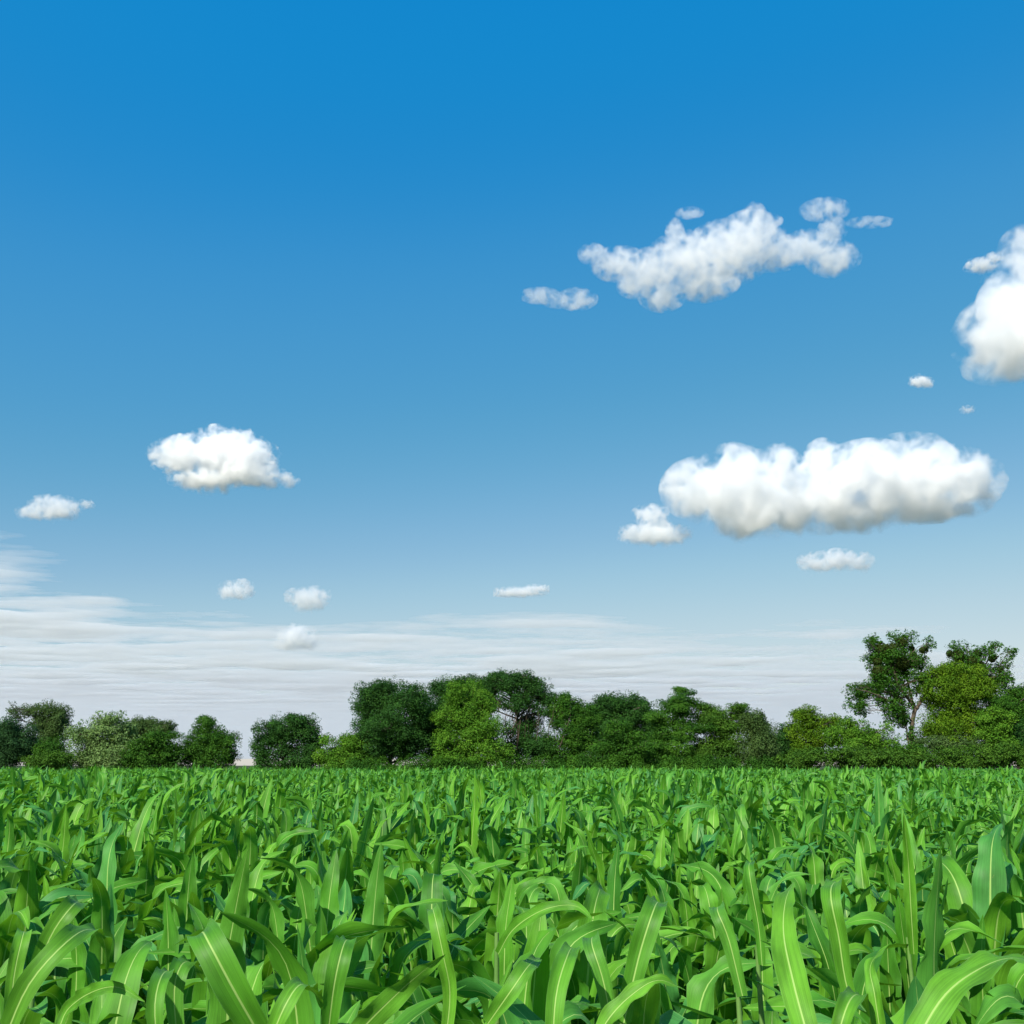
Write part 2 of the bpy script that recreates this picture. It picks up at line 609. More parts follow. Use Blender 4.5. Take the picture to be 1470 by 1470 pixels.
HEROES = [
    ("maize plant whose very broad blade leans left, at the bottom left of the picture", [
        ([(415, 1560, 1.78), (375, 1490, 1.75), (335, 1420, 1.72), (300, 1354, 1.72), (290, 1338, 1.8), (284, 1352, 1.95), (276, 1385, 2.05)], 74, 12, -5),
        ([(385, 1500, 1.6), (410, 1442, 1.6), (432, 1413, 1.64), (453, 1426, 1.74), (462, 1450, 1.8)], 50, 18, 25)]),
    ("maize plant with a straight pointed blade aiming up to the right at the bottom edge", [
        ([(470, 1540, 1.62), (515, 1482, 1.6), (560, 1436, 1.56), (600, 1400, 1.52), (640, 1370, 1.47)], 56, 5, -18),
        ([(470, 1490, 2.0), (480, 1412, 1.98), (492, 1360, 2.0), (500, 1349, 2.08), (506, 1364, 2.2)], 50, -10, 10)]),
    ("maize plant with an upright flat-topped strap-like blade left of the bottom middle", [
        ([(636, 1520, 2.3), (646, 1430, 2.3), (637, 1375, 2.28), (624, 1315, 2.3), (620, 1305, 2.42), (616, 1318, 2.56)], 36, 4, 8),
        ([(700, 1470, 2.35), (735, 1420, 2.3), (760, 1385, 2.35), (775, 1375, 2.5)], 44, 25, 10)]),
    ("maize plant with a long blade arching over at the bottom left corner", [
        ([(-5, 1530, 1.6), (12, 1478, 1.6), (42, 1412, 1.6), (90, 1357, 1.62), (125, 1334, 1.7), (148, 1347, 1.8), (154, 1397, 1.9)], 58, 15, 30),
        ([(12, 1490, 2.0), (20, 1402, 2.0), (32, 1346, 2.02), (36, 1338, 2.12), (38, 1352, 2.25)], 36, 0, 5)]),
    ("maize plant with one blade folded back and one lying flat, near the left corner", [
        ([(40, 1430, 2.2), (72, 1345, 2.2), (104, 1300, 2.22), (116, 1297, 2.35), (122, 1312, 2.5)], 46, 10, 10),
        ([(85, 1475, 1.8), (98, 1448, 1.8), (130, 1425, 1.75), (168, 1417, 1.72), (208, 1438, 1.7)], 36, 30, 40)]),
    ("maize plant with two short folded blades side by side, low on the left", [
        ([(228, 1520, 1.7), (222, 1445, 1.7), (232, 1401, 1.75), (246, 1396, 1.9), (262, 1420, 2.0)], 44, 0, 0),
        ([(255, 1500, 1.85), (250, 1422, 1.85), (262, 1383, 1.88), (281, 1386, 2.0), (292, 1410, 2.1)], 46, -14, 6)]),
    ("maize plant with the tallest broad tapering spear of a blade, right of the middle", [
        ([(1172, 1540, 1.52), (1160, 1490, 1.55), (1140, 1415, 1.6), (1125, 1342, 1.68), (1128, 1292, 1.75), (1140, 1266, 1.85)], 72, -4, 10),
        ([(1268, 1510, 1.75), (1256, 1430, 1.75), (1250, 1385, 1.78), (1278, 1354, 1.82)], 34, 10, 30)]),
    ("maize plant with a leaning strap-like blade and a stubby one below it, lower right", [
        ([(1222, 1440, 2.0), (1212, 1400, 2.0), (1204, 1345, 2.0), (1193, 1292, 2.0), (1195, 1270, 2.06), (1206, 1268, 2.2), (1222, 1290, 2.3)], 44, 0, 0),
        ([(1195, 1520, 1.65), (1212, 1455, 1.65), (1226, 1429, 1.7), (1240, 1434, 1.82), (1248, 1460, 1.9)], 50, 12, 12)]),
    ("maize plant with a huge blade arching right at the lower right picture corner", [
        ([(1290, 1550, 1.43), (1318, 1490, 1.45), (1355, 1430, 1.47), (1402, 1393, 1.5), (1452, 1375, 1.55), (1505, 1388, 1.6)], 78, 8, 40)]),
    ("maize plant with two short blunt upright blades at the bottom middle", [
        ([(792, 1530, 1.7), (798, 1430, 1.72), (814, 1373, 1.78), (823, 1361, 1.9), (832, 1380, 2.0)], 48, -6, 5),
        ([(882, 1490, 1.95), (866, 1408, 1.95), (850, 1357, 1.97), (852, 1345, 2.1), (858, 1365, 2.25)], 42, 8, 0)]),
    ("maize plant with a wide upright blade above a drooping one, right of bottom middle", [
        ([(895, 1470, 2.1), (918, 1370, 2.1), (938, 1307, 2.12), (946, 1295, 2.25), (953, 1310, 2.4)], 54, 5, 0),
        ([(850, 1510, 1.6), (872, 1465, 1.6), (906, 1429, 1.6), (945, 1407, 1.6), (985, 1422, 1.62)], 44, 25, 45)]),
    ("maize plant with a blade arching level to the right above the bottom middle", [
        ([(715, 1370, 2.35), (737, 1334, 2.3), (780, 1306, 2.25), (825, 1300, 2.25), (853, 1322, 2.2)], 32, 35, 40)]),
    ("maize plant with a single blunt blade just left of the tallest spear", [
        ([(1066, 1430, 2.3), (1046, 1348, 2.3), (1030, 1308, 2.32), (1034, 1303, 2.45), (1044, 1320, 2.6)], 38, 6, 0)]),
    ("maize plant sending one narrow pointed spike up out of the crop at right", [
        ([(1312, 1370, 3.05), (1308, 1310, 3.02), (1304, 1240, 3.0), (1297, 1166, 2.95)], 28, 10, -10)]),
    ("maize plant with a slim bent-tipped blade standing in mid-crop, right of the middle", [
        ([(1094, 1385, 2.6), (1089, 1330, 2.6), (1080, 1280, 2.6), (1075, 1244, 2.62), (1081, 1239, 2.75), (1090, 1252, 2.85)], 25, 0, 0)]),
]
hr = np.random.default_rng(91)
for hi, (lab, leaves) in enumerate(HEROES):
    b0 = at(*leaves[0][0][0])[0]
    org = np.array([b0[0], b0[1] + .03, 0.0])
    root = link("maize_plant", None, loc=org)
    tag(root, lab, "maize plant", GROUP)
    V, F = stalk_geo(h=max(.5, b0[2] + .04))
    link("stalk", np_mesh("stalk", V, F, M_STALK, smooth=True), root)
    for li, (path, wpx, t0, t1) in enumerate(leaves):
        p0 = at(*path[0])[0]
        V, F, U = hero_leaf(path, wpx, t0, t1, 40 + hi * 7 + li, org)
        link("leaf", np_mesh("leaf", V, F, M_CORN, U, np.full(len(F), hr.uniform(.1, .5)), True), root)
    for d in SPECS[hi % NVAR][:6]:
        d = dict(d, z0=min(d["z0"], .52), th1=max(d["th1"], R(85)))
        if d["z0"] > .35:
            d["L"] *= .8
        V, F, U = leaf_from(d, 18, 6)
        link("leaf", np_mesh("leaf", V, F, M_CORN, U, np.full(len(F), d["tint"]), True), root)

# everything further back: one mass
acc_V, acc_F, acc_U, acc_T, o = [], [], [], [], 0
dr = pos[rest, 1]
var = rng.integers(0, NVAR, len(rest))
for lod, (a, bb, ns, nc, drop, stalk) in enumerate(((0, 18, 11, 4, 0, True), (18, 42, 7, 2, 3, False), (42, 99, 5, 1, 4, False))):
    for v in range(NVAR):
        sel = rest[(dr >= a) & (dr < bb) & (var == v)]
        if not len(sel):
            continue
        V, F, U, T = joined_plant(SPECS[v], ns, nc, drop, stalk)
        m = len(sel)
        an = rng.uniform(0, 6.28, m)
        s = rng.normal(1.0, 0.065, m) + np.where(rng.random(m) < .10, .19, 0)
        s = s * (1 + .16 * perlin(np.stack([pos[sel, 0] / 7, pos[sel, 1] / 7, 0 * sel + .37], -1)))
        ca, sa = np.cos(an) * s, np.sin(an) * s
        X = V[None, :, 0] * ca[:, None] - V[None, :, 1] * sa[:, None]
        Y = V[None, :, 0] * sa[:, None] + V[None, :, 1] * ca[:, None]
        Z = V[None, :, 2] * (s * rng.normal(1, 0.03, m))[:, None]
        X = X + pos[sel, 0][:, None] + Z * rng.normal(0.07, 0.06, m)[:, None]
        Y = Y + pos[sel, 1][:, None] + Z * rng.normal(0, 0.05, m)[:, None]
        acc_V.append(np.stack([X, Y, Z], -1).reshape(-1, 3))
        acc_F.append((F[None] + (np.arange(m) * len(V))[:, None, None] + o).reshape(-1, 4))
        acc_U.append(np.tile(U, (m, 1)))
        acc_T.append(((T[None] + rng.uniform(0, 1, m)[:, None]) % 1.0).ravel())
        o += m * len(V)
fm = np_mesh("maize_field", np.concatenate(acc_V), np.concatenate(acc_F), M_CORN, np.concatenate(acc_U), np.concatenate(acc_T), True)
tag(link("maize_field", fm), "dense mass of green maize reaching back to the foot of the trees", "maize field", kind="stuff")
del acc_V, acc_F, acc_U, acc_T

# ------------------------------------------------------------------ trees
PAL = {
    "dark": mat_leaves("foliage_dark", (0.012, 0.049, 0.008), (0.023, 0.084, 0.013), (0.049, 0.143, 0.019)),
    "blue": mat_leaves("foliage_bluish", (0.015, 0.052, 0.018), (0.029, 0.087, 0.026), (0.054, 0.135, 0.036)),
    "grey": mat_leaves("foliage_greyish", (0.032, 0.071, 0.019), (0.057, 0.113, 0.027), (0.097, 0.168, 0.042)),
    "mid": mat_leaves("foliage_mid", (0.016, 0.066, 0.006), (0.034, 0.114, 0.009), (0.072, 0.185, 0.015)),
    "light": mat_leaves("foliage_light", (0.039, 0.127, 0.007), (0.072, 0.193, 0.014), (0.137, 0.281, 0.021)),
    "yellow": mat_leaves("foliage_yellowish", (0.038, 0.108, 0.005), (0.081, 0.176, 0.007), (0.147, 0.257, 0.012)),
    "willow": mat_leaves("foliage_silvery", (0.084, 0.163, 0.044), (0.135, 0.234, 0.068), (0.209, 0.324, 0.108)),
    "olive": mat_leaves("foliage_olive", (0.026, 0.085, 0.008), (0.050, 0.131, 0.012), (0.089, 0.196, 0.018)),
    "mistle": mat_leaves("mistletoe_leaves", (0.020, 0.037, 0.006), (0.035, 0.059, 0.009), (0.066, 0.095, 0.012)),
}


def leaf_cards(C, N, size, rg, asp=0.6, tint=None):
    """one small diamond leaf per centre C with normal N"""
    n = len(C)
    up = unit(rg.normal(size=(n, 3)))
    a = unit(np.cross(N, up))
    b = np.cross(N, a)
    size = np.broadcast_to(size, (n,))[:, None]
    fold = N * size * 0.12
    V = np.stack([C - a * size * .5, C - b * size * .5 * asp + fold, C + a * size * .5, C + b * size * .5 * asp + fold], 1)
    F = np.arange(n * 4).reshape(n, 4)
    return V.reshape(-1, 3), F


def ball(rg, n, lo=0.0):
    d = unit(rg.normal(size=(n, 3)))
    return d * (rg.uniform(lo ** 3, 1, n) ** (1 / 3))[:, None]


def limb(rg, a, b, r0, r1, sag=0.12, n=7, sides=5):
    a, b = np.asarray(a, float), np.asarray(b, float)
    t = np.linspace(0, 1, n)[:, None]
    L = np.linalg.norm(b - a)
    off = rg.normal(0, sag * L * 0.5, 3)
    P = a + (b - a) * t + off * np.sin(np.pi * t) + rg.normal(0, 0.012 * L, (n, 3)) * np.sin(np.pi * t)
    P[:, 2] += 0.10 * L * np.sin(np.pi * t[:, 0])
    return tube(P, np.linspace(r0, r1, n), sides)


def merge(parts):
    o, Vs, Fs = 0, [], []
    for V, F in parts:
        Vs.append(V); Fs.append(F + o)
        o += len(V)
    return np.concatenate(Vs), np.concatenate(Fs)


def crown_points(rg, lobes, Y, style, clump, leaf, dens, base):
    """leaf centres, normals, tints and clump centres (world minus base)"""
    CC, CR, OUT, DN = [], [], [], []
    cen = []
    broken = []
    for lb in lobes:
        cx, cy, rx, ry = lb[:4]
        dn = lb[4] if len(lb) > 4 else 1.0
        broken.append((cx, cy, rx * .96, ry * .96, dn, 0.0))
        for _ in range(5 if rx * ry > 220 else 3):
            a, k = rg.uniform(0, 6.283), rg.uniform(.38, .66)
            e = rg.uniform(.5, .82)
            broken.append((cx + math.cos(a) * rx * e, cy + math.sin(a) * ry * e, rx * k, ry * k * rg.uniform(.8, 1.25), dn * rg.uniform(.7, 1.15), rg.normal(0, .5) * rx * .07))
    for cx, cy, rx, ry, dn, yo in broken:
        p, m = at(cx, cy, Y)
        p = p - base
        rad = np.array([rx * m, math.sqrt(rx * ry) * m * 1.05, ry * m])
        p[1] += yo + rg.normal(0, 0.18) * rad[1]
        cen.append((p, rad, dn))
        rc = clump * np.clip((rad[0] * rad[2]) ** 0.25 / 1.15, 0.5, 1.2)
        n = max(5, int((1.9 if style == 'loose' else 2.1) * dn * (rad[0] * rad[2] + rad[0] * rad[1] + rad[1] * rad[2]) / (rc * rc)))
        d = unit(rg.normal(size=(n, 3)))
        u = np.clip(rg.normal(0.87, 0.22, n), 0.1, 1.3)
        q = p + d * u[:, None] * (rad - rc * 0.35)
        # loose sprigs breaking the outline
        ns = int(n * (1.2 if style == "loose" else .95))
        ds = unit(rg.normal(size=(ns, 3)) + np.array([0, 0, .25]))
        qs = p + ds * rg.uniform(.92, 1.22, ns)[:, None] * rad
        CC.append(qs); CR.append(rc * rg.uniform(.22, .42, ns)); OUT.append(ds); DN.append(np.full(ns, dn))
        CC.append(q); CR.append(rc * rg.uniform(0.55, 1.55, n) * np.where(u > 1.05, .6, 1)); OUT.append(d); DN.append(np.full(n, dn))
    CC, CR, OUT, DN = map(np.concatenate, (CC, CR, OUT, DN))
    keep = CC[:, 2] > 0.25
    CC, CR, OUT, DN = CC[keep], CR[keep], OUT[keep], DN[keep]
    cnt = np.maximum(7, (dens * 58 * (CR / 0.55) ** 2 * (0.16 / leaf) ** 2 * rg.uniform(.55, 1.3, len(CR)))).astype(int)
    idx = np.repeat(np.arange(len(CC)), cnt)
    sq = {"round": (1, 1, .8), "flat": (1.15, 1.15, .52), "tall": (.7, .7, 1.4), "loose": (1.1, 1.1, .9)}[style]
    lp = ball(rg, len(idx), 0.35 if style != "loose" else 0.1)
    C = CC[idx] + lp * CR[idx][:, None] * np.array(sq)
    N = unit(0.55 * OUT[idx] + 0.5 * unit(lp) + np.array([0, 0, .55]) + rg.normal(0, .55, (len(idx), 3)))
    ct = rg.normal(0.5, 0.2, len(CC))
    T = np.clip(ct[idx] + rg.normal(0, .17, len(idx)), 0, 1)
    # leaves deep inside the crown
    for p, rad, dn in cen:
        if dn < .65:
            continue
        k = int(dens * 40 * (rad[0] * rad[1] * rad[2]) ** (2 / 3) * (dn if dn < 1 else 1.4))
        q = p + ball(rg, k) * rad * .8
        C = np.concatenate([C, q]); N = np.concatenate([N, unit(rg.normal(size=(k, 3)) + np.array([0, -.4, .4]))])
        T = np.concatenate([T, np.clip(rg.normal(.35, .15, k), 0, 1)])
    ok = C[:, 2] > 0.05
    return C[ok], N[ok], T[ok], CC, cen


def tree(name, label, cat, lobes, Y, pal, style="round", clump=0.58, leaf=0.14, dens=1.0, trunk=None, tr=0.16, bark=None, group="trees along the far edge of the field", seed=0, stems=1, extra=None):
    rg = np.random.default_rng(300 + seed)
    L = np.array([l[:4] for l in lobes], float)
    if trunk is None:
        trunk = float(np.average(L[:, 0], weights=L[:, 2] * L[:, 3]))
    base, m = at(trunk, HORIZ, Y)
    base[2] = 0.0
    root = link(name, None, loc=base)
    tag(root, label, cat, group)
    C, N, T, CC, cen = crown_points(rg, lobes, Y, style, clump, leaf, dens, base)
    V, F = leaf_cards(C, N, leaf * rg.uniform(.7, 1.35, len(C)), rg)
    # wood
    parts = []
    ztop = max(p[2] for p, _, _ in cen)
    zlow = min(p[2] - r[2] for p, r, _ in cen)
    cx = float(np.mean([p[0] for p, _, _ in cen]))
    for k in range(stems):
        sx = 0 if stems == 1 else rg.normal(0, 0.5)
        hh = ztop * 0.8
        n = 9
        t = np.linspace(0, 1, n)
        ax = np.stack([sx + (cx * 0.7 + rg.normal(0, .12) * hh * .3) * t ** 1.5, rg.normal(0, .03) * hh * t, hh * t], 1)
        ax[1:-1] += rg.normal(0, .02 * hh * .3, (n - 2, 3))
        rr = tr * (1.0 - 0.78 * t)
        rr[0] *= 1.35
        ax[0, 2] = -0.15
        parts.append(tube(ax, rr, 7))
    for ci_, (p, r, dn) in enumerate(cen):
        if r.min() < .35 or name in ('hedge', 'bush', 'dark_bush'):
            continue
        h = np.clip(p[2] - 0.9 * r[2] - 0.3, 0.15 * hh, hh * .92)
        a = np.array([np.interp(h, ax[:, 2], ax[:, 0]), np.interp(h, ax[:, 2], ax[:, 1]), h])
        parts.append(limb(rg, a, p, tr * .5, tr * .2))
        dd = np.linalg.norm((CC - p) / r, axis=1)
        near = np.where(dd < 1.2)[0]
        if len(near):
            for j in rg.choice(near, min(len(near), 5 if dn > .7 else 8), replace=False):
                parts.append(limb(rg, p + (a - p) * rg.uniform(0, .35), CC[j], tr * .17, tr * .06, n=5, sides=4))
    tv, tf = merge(parts)
    link("trunk", np_mesh("trunk", tv, tf, bark or M_BARK, smooth=True), root)
    link("crown", np_mesh("crown", V, F, PAL[pal], tint=T), root)
    if extra:
        extra(root, base, rg)
    return root


def dead_branches(px0, px1, py0, py1, Y, n):
    def f(root, base, rg):
        parts = []
        for i in range(n):
            x0 = rg.uniform(px0, px1)
            a, m = at(x0, py1 + rg.uniform(-6, 12), Y)
            b, m = at(x0 + rg.normal(6, 9), py0 + rg.uniform(0, 0.5) * (py1 - py0), Y)
            a[1] += rg.normal(0, .5); b[1] += rg.normal(0, .6)
            a -= base; b -= base
            parts.append(limb(rg, a, b, .045, .012, n=7, sides=4))
            for j in range(3):
                q = a + (b - a) * rg.uniform(.35, .85)
                parts.append(limb(rg, q, q + np.array([rg.normal(0, .5), rg.normal(0, .4), rg.uniform(.4, 1.3)]), .02, .007, n=5, sides=4))
        v, fc = merge(parts)
        link("dead_branches", np_mesh("dead_branches", v, fc, M_DEAD, smooth=True), root)["label"] = "bare brown dead branches showing through the crown"
    return f


def wood_paths(paths, Y, mat, balls):
    def f(root, base, rg):
        parts = []
        for pts in paths:
            P, rr = [], []
            for (x, y, r, yo) in pts:
                p, m = at(x, y, Y)
                p[1] += yo
                P.append(p - base); rr.append(r * m)
            P, rr = np.array(P), np.array(rr)
            t = np.linspace(0, 1, len(P)); tt = np.linspace(0, 1, len(P) * 4)
            Q = np.stack([np.interp(tt, t, P[:, k]) for k in range(3)], 1)
            Q[1:-1] = (Q[:-2] + Q[1:-1] * 2 + Q[2:]) / 4 + rg.normal(0, .025, (len(Q) - 2, 3))
            parts.append(tube(Q, np.interp(tt, t, rr), 8))
        v, fc = merge(parts)
        link("bough", np_mesh("bough", v, fc, mat, smooth=True), root)
        for (x, y, r, yo) in balls:
            p, m = at(x, y, Y)
            p[1] += yo
            p -= base
            rad = r * m
            n = int(2300 * max(rad, .35) ** 1.6)
            d = ball(rg, n, .5)
            d[:, 2] *= .95
            jag = 1 + .12 * perlin(d * 3 + r)[:, None]
            V, F = leaf_cards(d * rad * jag * 1.1, unit(d + rg.normal(0, .5, d.shape)), .17, rg, .5)
            me = np_mesh("mistletoe", V, F, PAL["mistle"], tint=np.clip(rg.normal(.5, .25, n), 0, 1))
            link("mistletoe", me, root, loc=p)
    return f


T = tree
T("dense_tree", "dark bluish dense broadleaf tree cut off by the left picture edge", "tree",
  [(0, 1072, 40, 32), (30, 1066, 25, 28), (-18, 1056, 30, 20), (-45, 1062, 30, 30), (15, 1050, 14, 10)], 104, "blue", seed=1, dens=1.2)
T("tall_poplar", "tall grey-green tree with two lumpy tops behind the dark tree at left", "tree",
  [(27, 1026, 14, 12, .7), (67, 1032, 26, 22, .9), (80, 1050, 18, 25), (62, 1018, 16, 9, .8), (84, 1022, 9, 9, .7), (55, 1060, 25, 30)], 112, "grey", "loose", seed=2, trunk=62)
T("bush", "low olive bush at the foot of the grey-green tall tree", "bush",
  [(72, 1093, 30, 14), (50, 1095, 18, 10), (92, 1092, 16, 12)], 99, "olive", seed=3, trunk=72, tr=.06)
T("dark_bush", "dark rounded bush between the tall grey-green tree and the silvery willow", "bush",
  [(80, 1078, 20, 20), (66, 1084, 16, 16)], 102, "mid", seed=4, tr=.07)
T("willow", "pale silvery willow with loose feathery top", "tree",
  [(125, 1074, 30, 30), (150, 1058, 25, 25, .8), (145, 1034, 12, 13, .4), (170, 1054, 20, 22, .6), (180, 1074, 22, 30, .8), (112, 1054, 14, 11, .6), (164, 1038, 9, 10, .35), (155, 1085, 35, 20)],
  101, "willow", "loose", clump=.5, leaf=.16, seed=5, trunk=150, stems=3, tr=.1)
T("ragged_tree", "dark grey-green ragged-topped tree behind the willow's shoulder", "tree",
  [(200, 1040, 22, 12, .8), (215, 1048, 20, 16), (240, 1050, 14, 14, .6), (190, 1055, 20, 20), (245, 1044, 8, 8, .4), (215, 1070, 30, 28)], 114, "grey", seed=6, trunk=212)
T("spreading_tree", "low mid-green spreading tree between the willow and the small pointed tree", "tree",
  [(235, 1065, 24, 17), (215, 1082, 32, 20), (245, 1085, 18, 20), (190, 1092, 25, 13), (222, 1060, 14, 10)], 100, "mid", "flat", seed=7, trunk=228)
T("pointed_tree", "small fresh-green tree with a pointed top standing beside a pale gap", "tree",
  [(293, 1043, 15, 13), (300, 1060, 28, 17), (315, 1076, 26, 24), (285, 1080, 19, 25), (326, 1086, 11, 15), (308, 1092, 26, 12), (292, 1034, 8, 6)], 102, "mid", seed=8, trunk=303)
T("round_tree", "dark round-crowned lone tree next to the bright shrub thicket", "tree",
  [(410, 1043, 27, 18), (386, 1055, 20, 18), (436, 1050, 21, 20), (376, 1078, 13, 22), (410, 1088, 40, 16), (447, 1078, 17, 22), (410, 1066, 24, 18, .28), (425, 1034, 14, 8)], 101, "dark", seed=9, trunk=408)
T("shrub", "bright yellow-green shrub thicket beside the lone round tree", "bush",
  [(470, 1062, 10, 10, .8), (490, 1074, 22, 18), (475, 1088, 20, 15), (508, 1082, 18, 22), (500, 1062, 12, 9, .8), (492, 1092, 30, 10)], 99, "light", seed=10, tr=.07, stems=2)
T("oak", "broad dark tree forming the left shoulder of the central clump", "tree",
  [(570, 997, 42, 22), (545, 1013, 34, 28, .75), (525, 1045, 20, 24, .7), (585, 1030, 45, 35), (555, 1065, 40, 32), (600, 1070, 40, 34), (515, 1076, 14, 18), (525, 1090, 25, 12), (540, 993, 14, 10)],
  100, "dark", seed=11, trunk=562, tr=.22, clump=.7, dens=1.15)
T("oak", "deep green tree whose top shows behind the light green one", "tree",
  [(645, 990, 28, 17), (682, 984, 24, 14), (660, 1010, 40, 28), (650, 1050, 45, 42), (700, 1000, 18, 20)], 108, "dark", seed=12, trunk=655, tr=.2, clump=.7, dens=1.1)
T("ash", "tall light green tree in front of the central clump", "tree",
  [(672, 1000, 26, 20), (690, 1015, 22, 22), (650, 1030, 24, 20), (680, 1045, 36, 28), (650, 1075, 26, 22), (690, 1075, 34, 26), (640, 1087, 17, 14), (662, 1094, 40, 9)], 97, "light", seed=13, trunk=672, clump=.5, dens=.85, stems=3, tr=.11)
T("oak", "tallest dark tree of the central clump with brown bare twigs inside", "tree",
  [(722, 978, 20, 13), (745, 983, 28, 16), (775, 990, 20, 18), (790, 1010, 12, 18), (735, 1006, 26, 14, .75), (760, 1020, 28, 20, .75), (750, 1052, 35, 20, .7), (742, 1080, 45, 25), (705, 972, 10, 7), (700, 1000, 12, 22)],
  103, "dark", seed=14, trunk=745, tr=.2, clump=.6, extra=dead_branches(700, 800, 995, 1070, 102, 17))
T("sloping_tree", "mid-green tree sloping down on the right of the tallest dark tree", "tree",
  [(805, 1017, 16, 18), (822, 1016, 16, 14), (845, 1030, 18, 16), (815, 1040, 26, 28), (806, 1075, 34, 28), (836, 1050, 22, 28), (840, 1080, 25, 25)], 102, "mid", seed=15, clump=.65)
T("domed_tree", "dark dome-topped tree behind the layered trees", "tree",
  [(890, 1006, 27, 14), (870, 1016, 19, 16), (910, 1020, 21, 20), (885, 1037, 40, 28), (930, 1028, 17, 20), (852, 1030, 18, 20), (890, 1065, 46, 32), (935, 1055, 22, 28)], 109, "dark", seed=16, clump=.65, tr=.2)
T("layered_tree", "small fresh-green layered tree standing before the dark dome", "tree",
  [(890, 1040, 16, 13), (895, 1055, 26, 13), (890, 1075, 36, 15), (870, 1090, 38, 13), (915, 1085, 30, 17)], 96, "mid", "flat", clump=.75, seed=17, trunk=893)
T("layered_tree", "tall tiered tree with horizontal boughs and a pointed crest", "tree",
  [(980, 997, 13, 9), (972, 1011, 25, 11), (996, 1011, 13, 9), (965, 1030, 35, 13), (975, 1050, 45, 15), (960, 1070, 44, 17), (970, 1090, 50, 15), (976, 991, 7, 5)], 99, "mid", "flat", clump=.8, seed=18, trunk=975, dens=1.1)
T("layered_tree", "broad tiered tree on the right flank of the crested one", "tree",
  [(1018, 1024, 22, 13), (1050, 1022, 20, 12), (1075, 1036, 16, 12), (1030, 1040, 32, 17), (1045, 1060, 36, 19), (1035, 1085, 45, 22)], 99.5, "olive", "flat", clump=.75, seed=19, dens=1.1)
T("drooping_tree", "soft grey-green tree closing the right end of the central clump", "tree",
  [(1080, 1041, 20, 15), (1096, 1056, 22, 19), (1100, 1080, 21, 25), (1075, 1075, 28, 28), (1110, 1092, 14, 12)], 98.5, "grey", "tall", clump=.55, seed=20, dens=1.1)
T("bare_topped_tree", "distant thin-topped tree peeping over the soft grey-green one", "tree",
  [(1093, 1034, 7, 6, .3), (1100, 1045, 9, 9, .5), (1096, 1062, 12, 16)], 125, "grey", "loose", seed=21, tr=.1)
T("small_dark_tree", "small dark tree in the dip left of the yellowish maple", "tree",
  [(1125, 1052, 13, 13), (1130, 1070, 22, 20), (1140, 1086, 22, 15), (1116, 1075, 14, 20)], 105, "dark", seed=22)
T("maple", "yellowish-green rounded maple beside the small dark tree", "tree",
  [(1160, 1026, 18, 13), (1148, 1038, 17, 15, .8), (1173, 1040, 17, 16, .8), (1160, 1060, 27, 20, .9), (1150, 1082, 20, 14), (1200, 1033, 11, 9, .8), (1195, 1045, 12, 12)], 102, "yellow", seed=23, trunk=1160)
T("young_tree", "bright lime-green young tree left of the mistletoe poplar's trunk", "tree",
  [(1205, 1056, 18, 15), (1215, 1046, 16, 14), (1226, 1061, 18, 13), (1252, 1064, 18, 10, .7), (1235, 1073, 30, 12), (1268, 1072, 18, 11), (1245, 1056, 14, 10), (1264, 1048, 18, 11, .3), (1238, 1040, 14, 8, .3), (1285, 1060, 14, 10, .35)], 98, "light", seed=24, clump=.5, tr=.08)

PW = [
    [(1309, 1098, 3.74, 0), (1309, 1070, 3.31, 0), (1308, 1045, 3.02, 0), (1314, 1018, 3.02, 0)],
    [(1314, 1018, 2.45, 0), (1300, 1000, 2.02, -.3), (1290, 990, 1.80, -.4), (1282, 970, 1.44, -.6), (1270, 945, 1.01, -.6), (1262, 925, 0.58, -.4)],
    [(1313, 1016, 2.16, 0), (1309, 995, 1.73, .5), (1307, 975, 1.44, .8), (1300, 945, 1.01, .9), (1298, 918, 0.58, .8)],
    [(1315, 1018, 2.59, 0), (1325, 1006, 2.30, .3), (1336, 992, 1.87, .5), (1350, 975, 1.15, .7), (1362, 960, 0.72, .9)],
    [(1308, 1035, 1.44, 0), (1290, 1020, 1.08, -.5), (1265, 1002, 0.86, -.9), (1240, 994, 0.65, -1.2), (1222, 990, 0.43, -1.3)],
    [(1318, 1000, 1.15, .5), (1326, 970, 0.86, .8), (1332, 940, 0.58, .9), (1334, 925, 0.36, .9)],
]
MB = [(1291, 923, 7, -.6), (1311, 930, 4.2, .5), (1330, 932, 5.5, .6), (1309, 940, 5, -.3), (1276, 933, 9, -.8), (1263, 934, 9, -.6), (1290, 953, 9, -.9), (1256, 965, 8, -.8), (1298, 962, 7, .5), (1314, 946, 4, .4), (1320, 934, 3.5, -.5), (1257, 950, 6, -.5)]
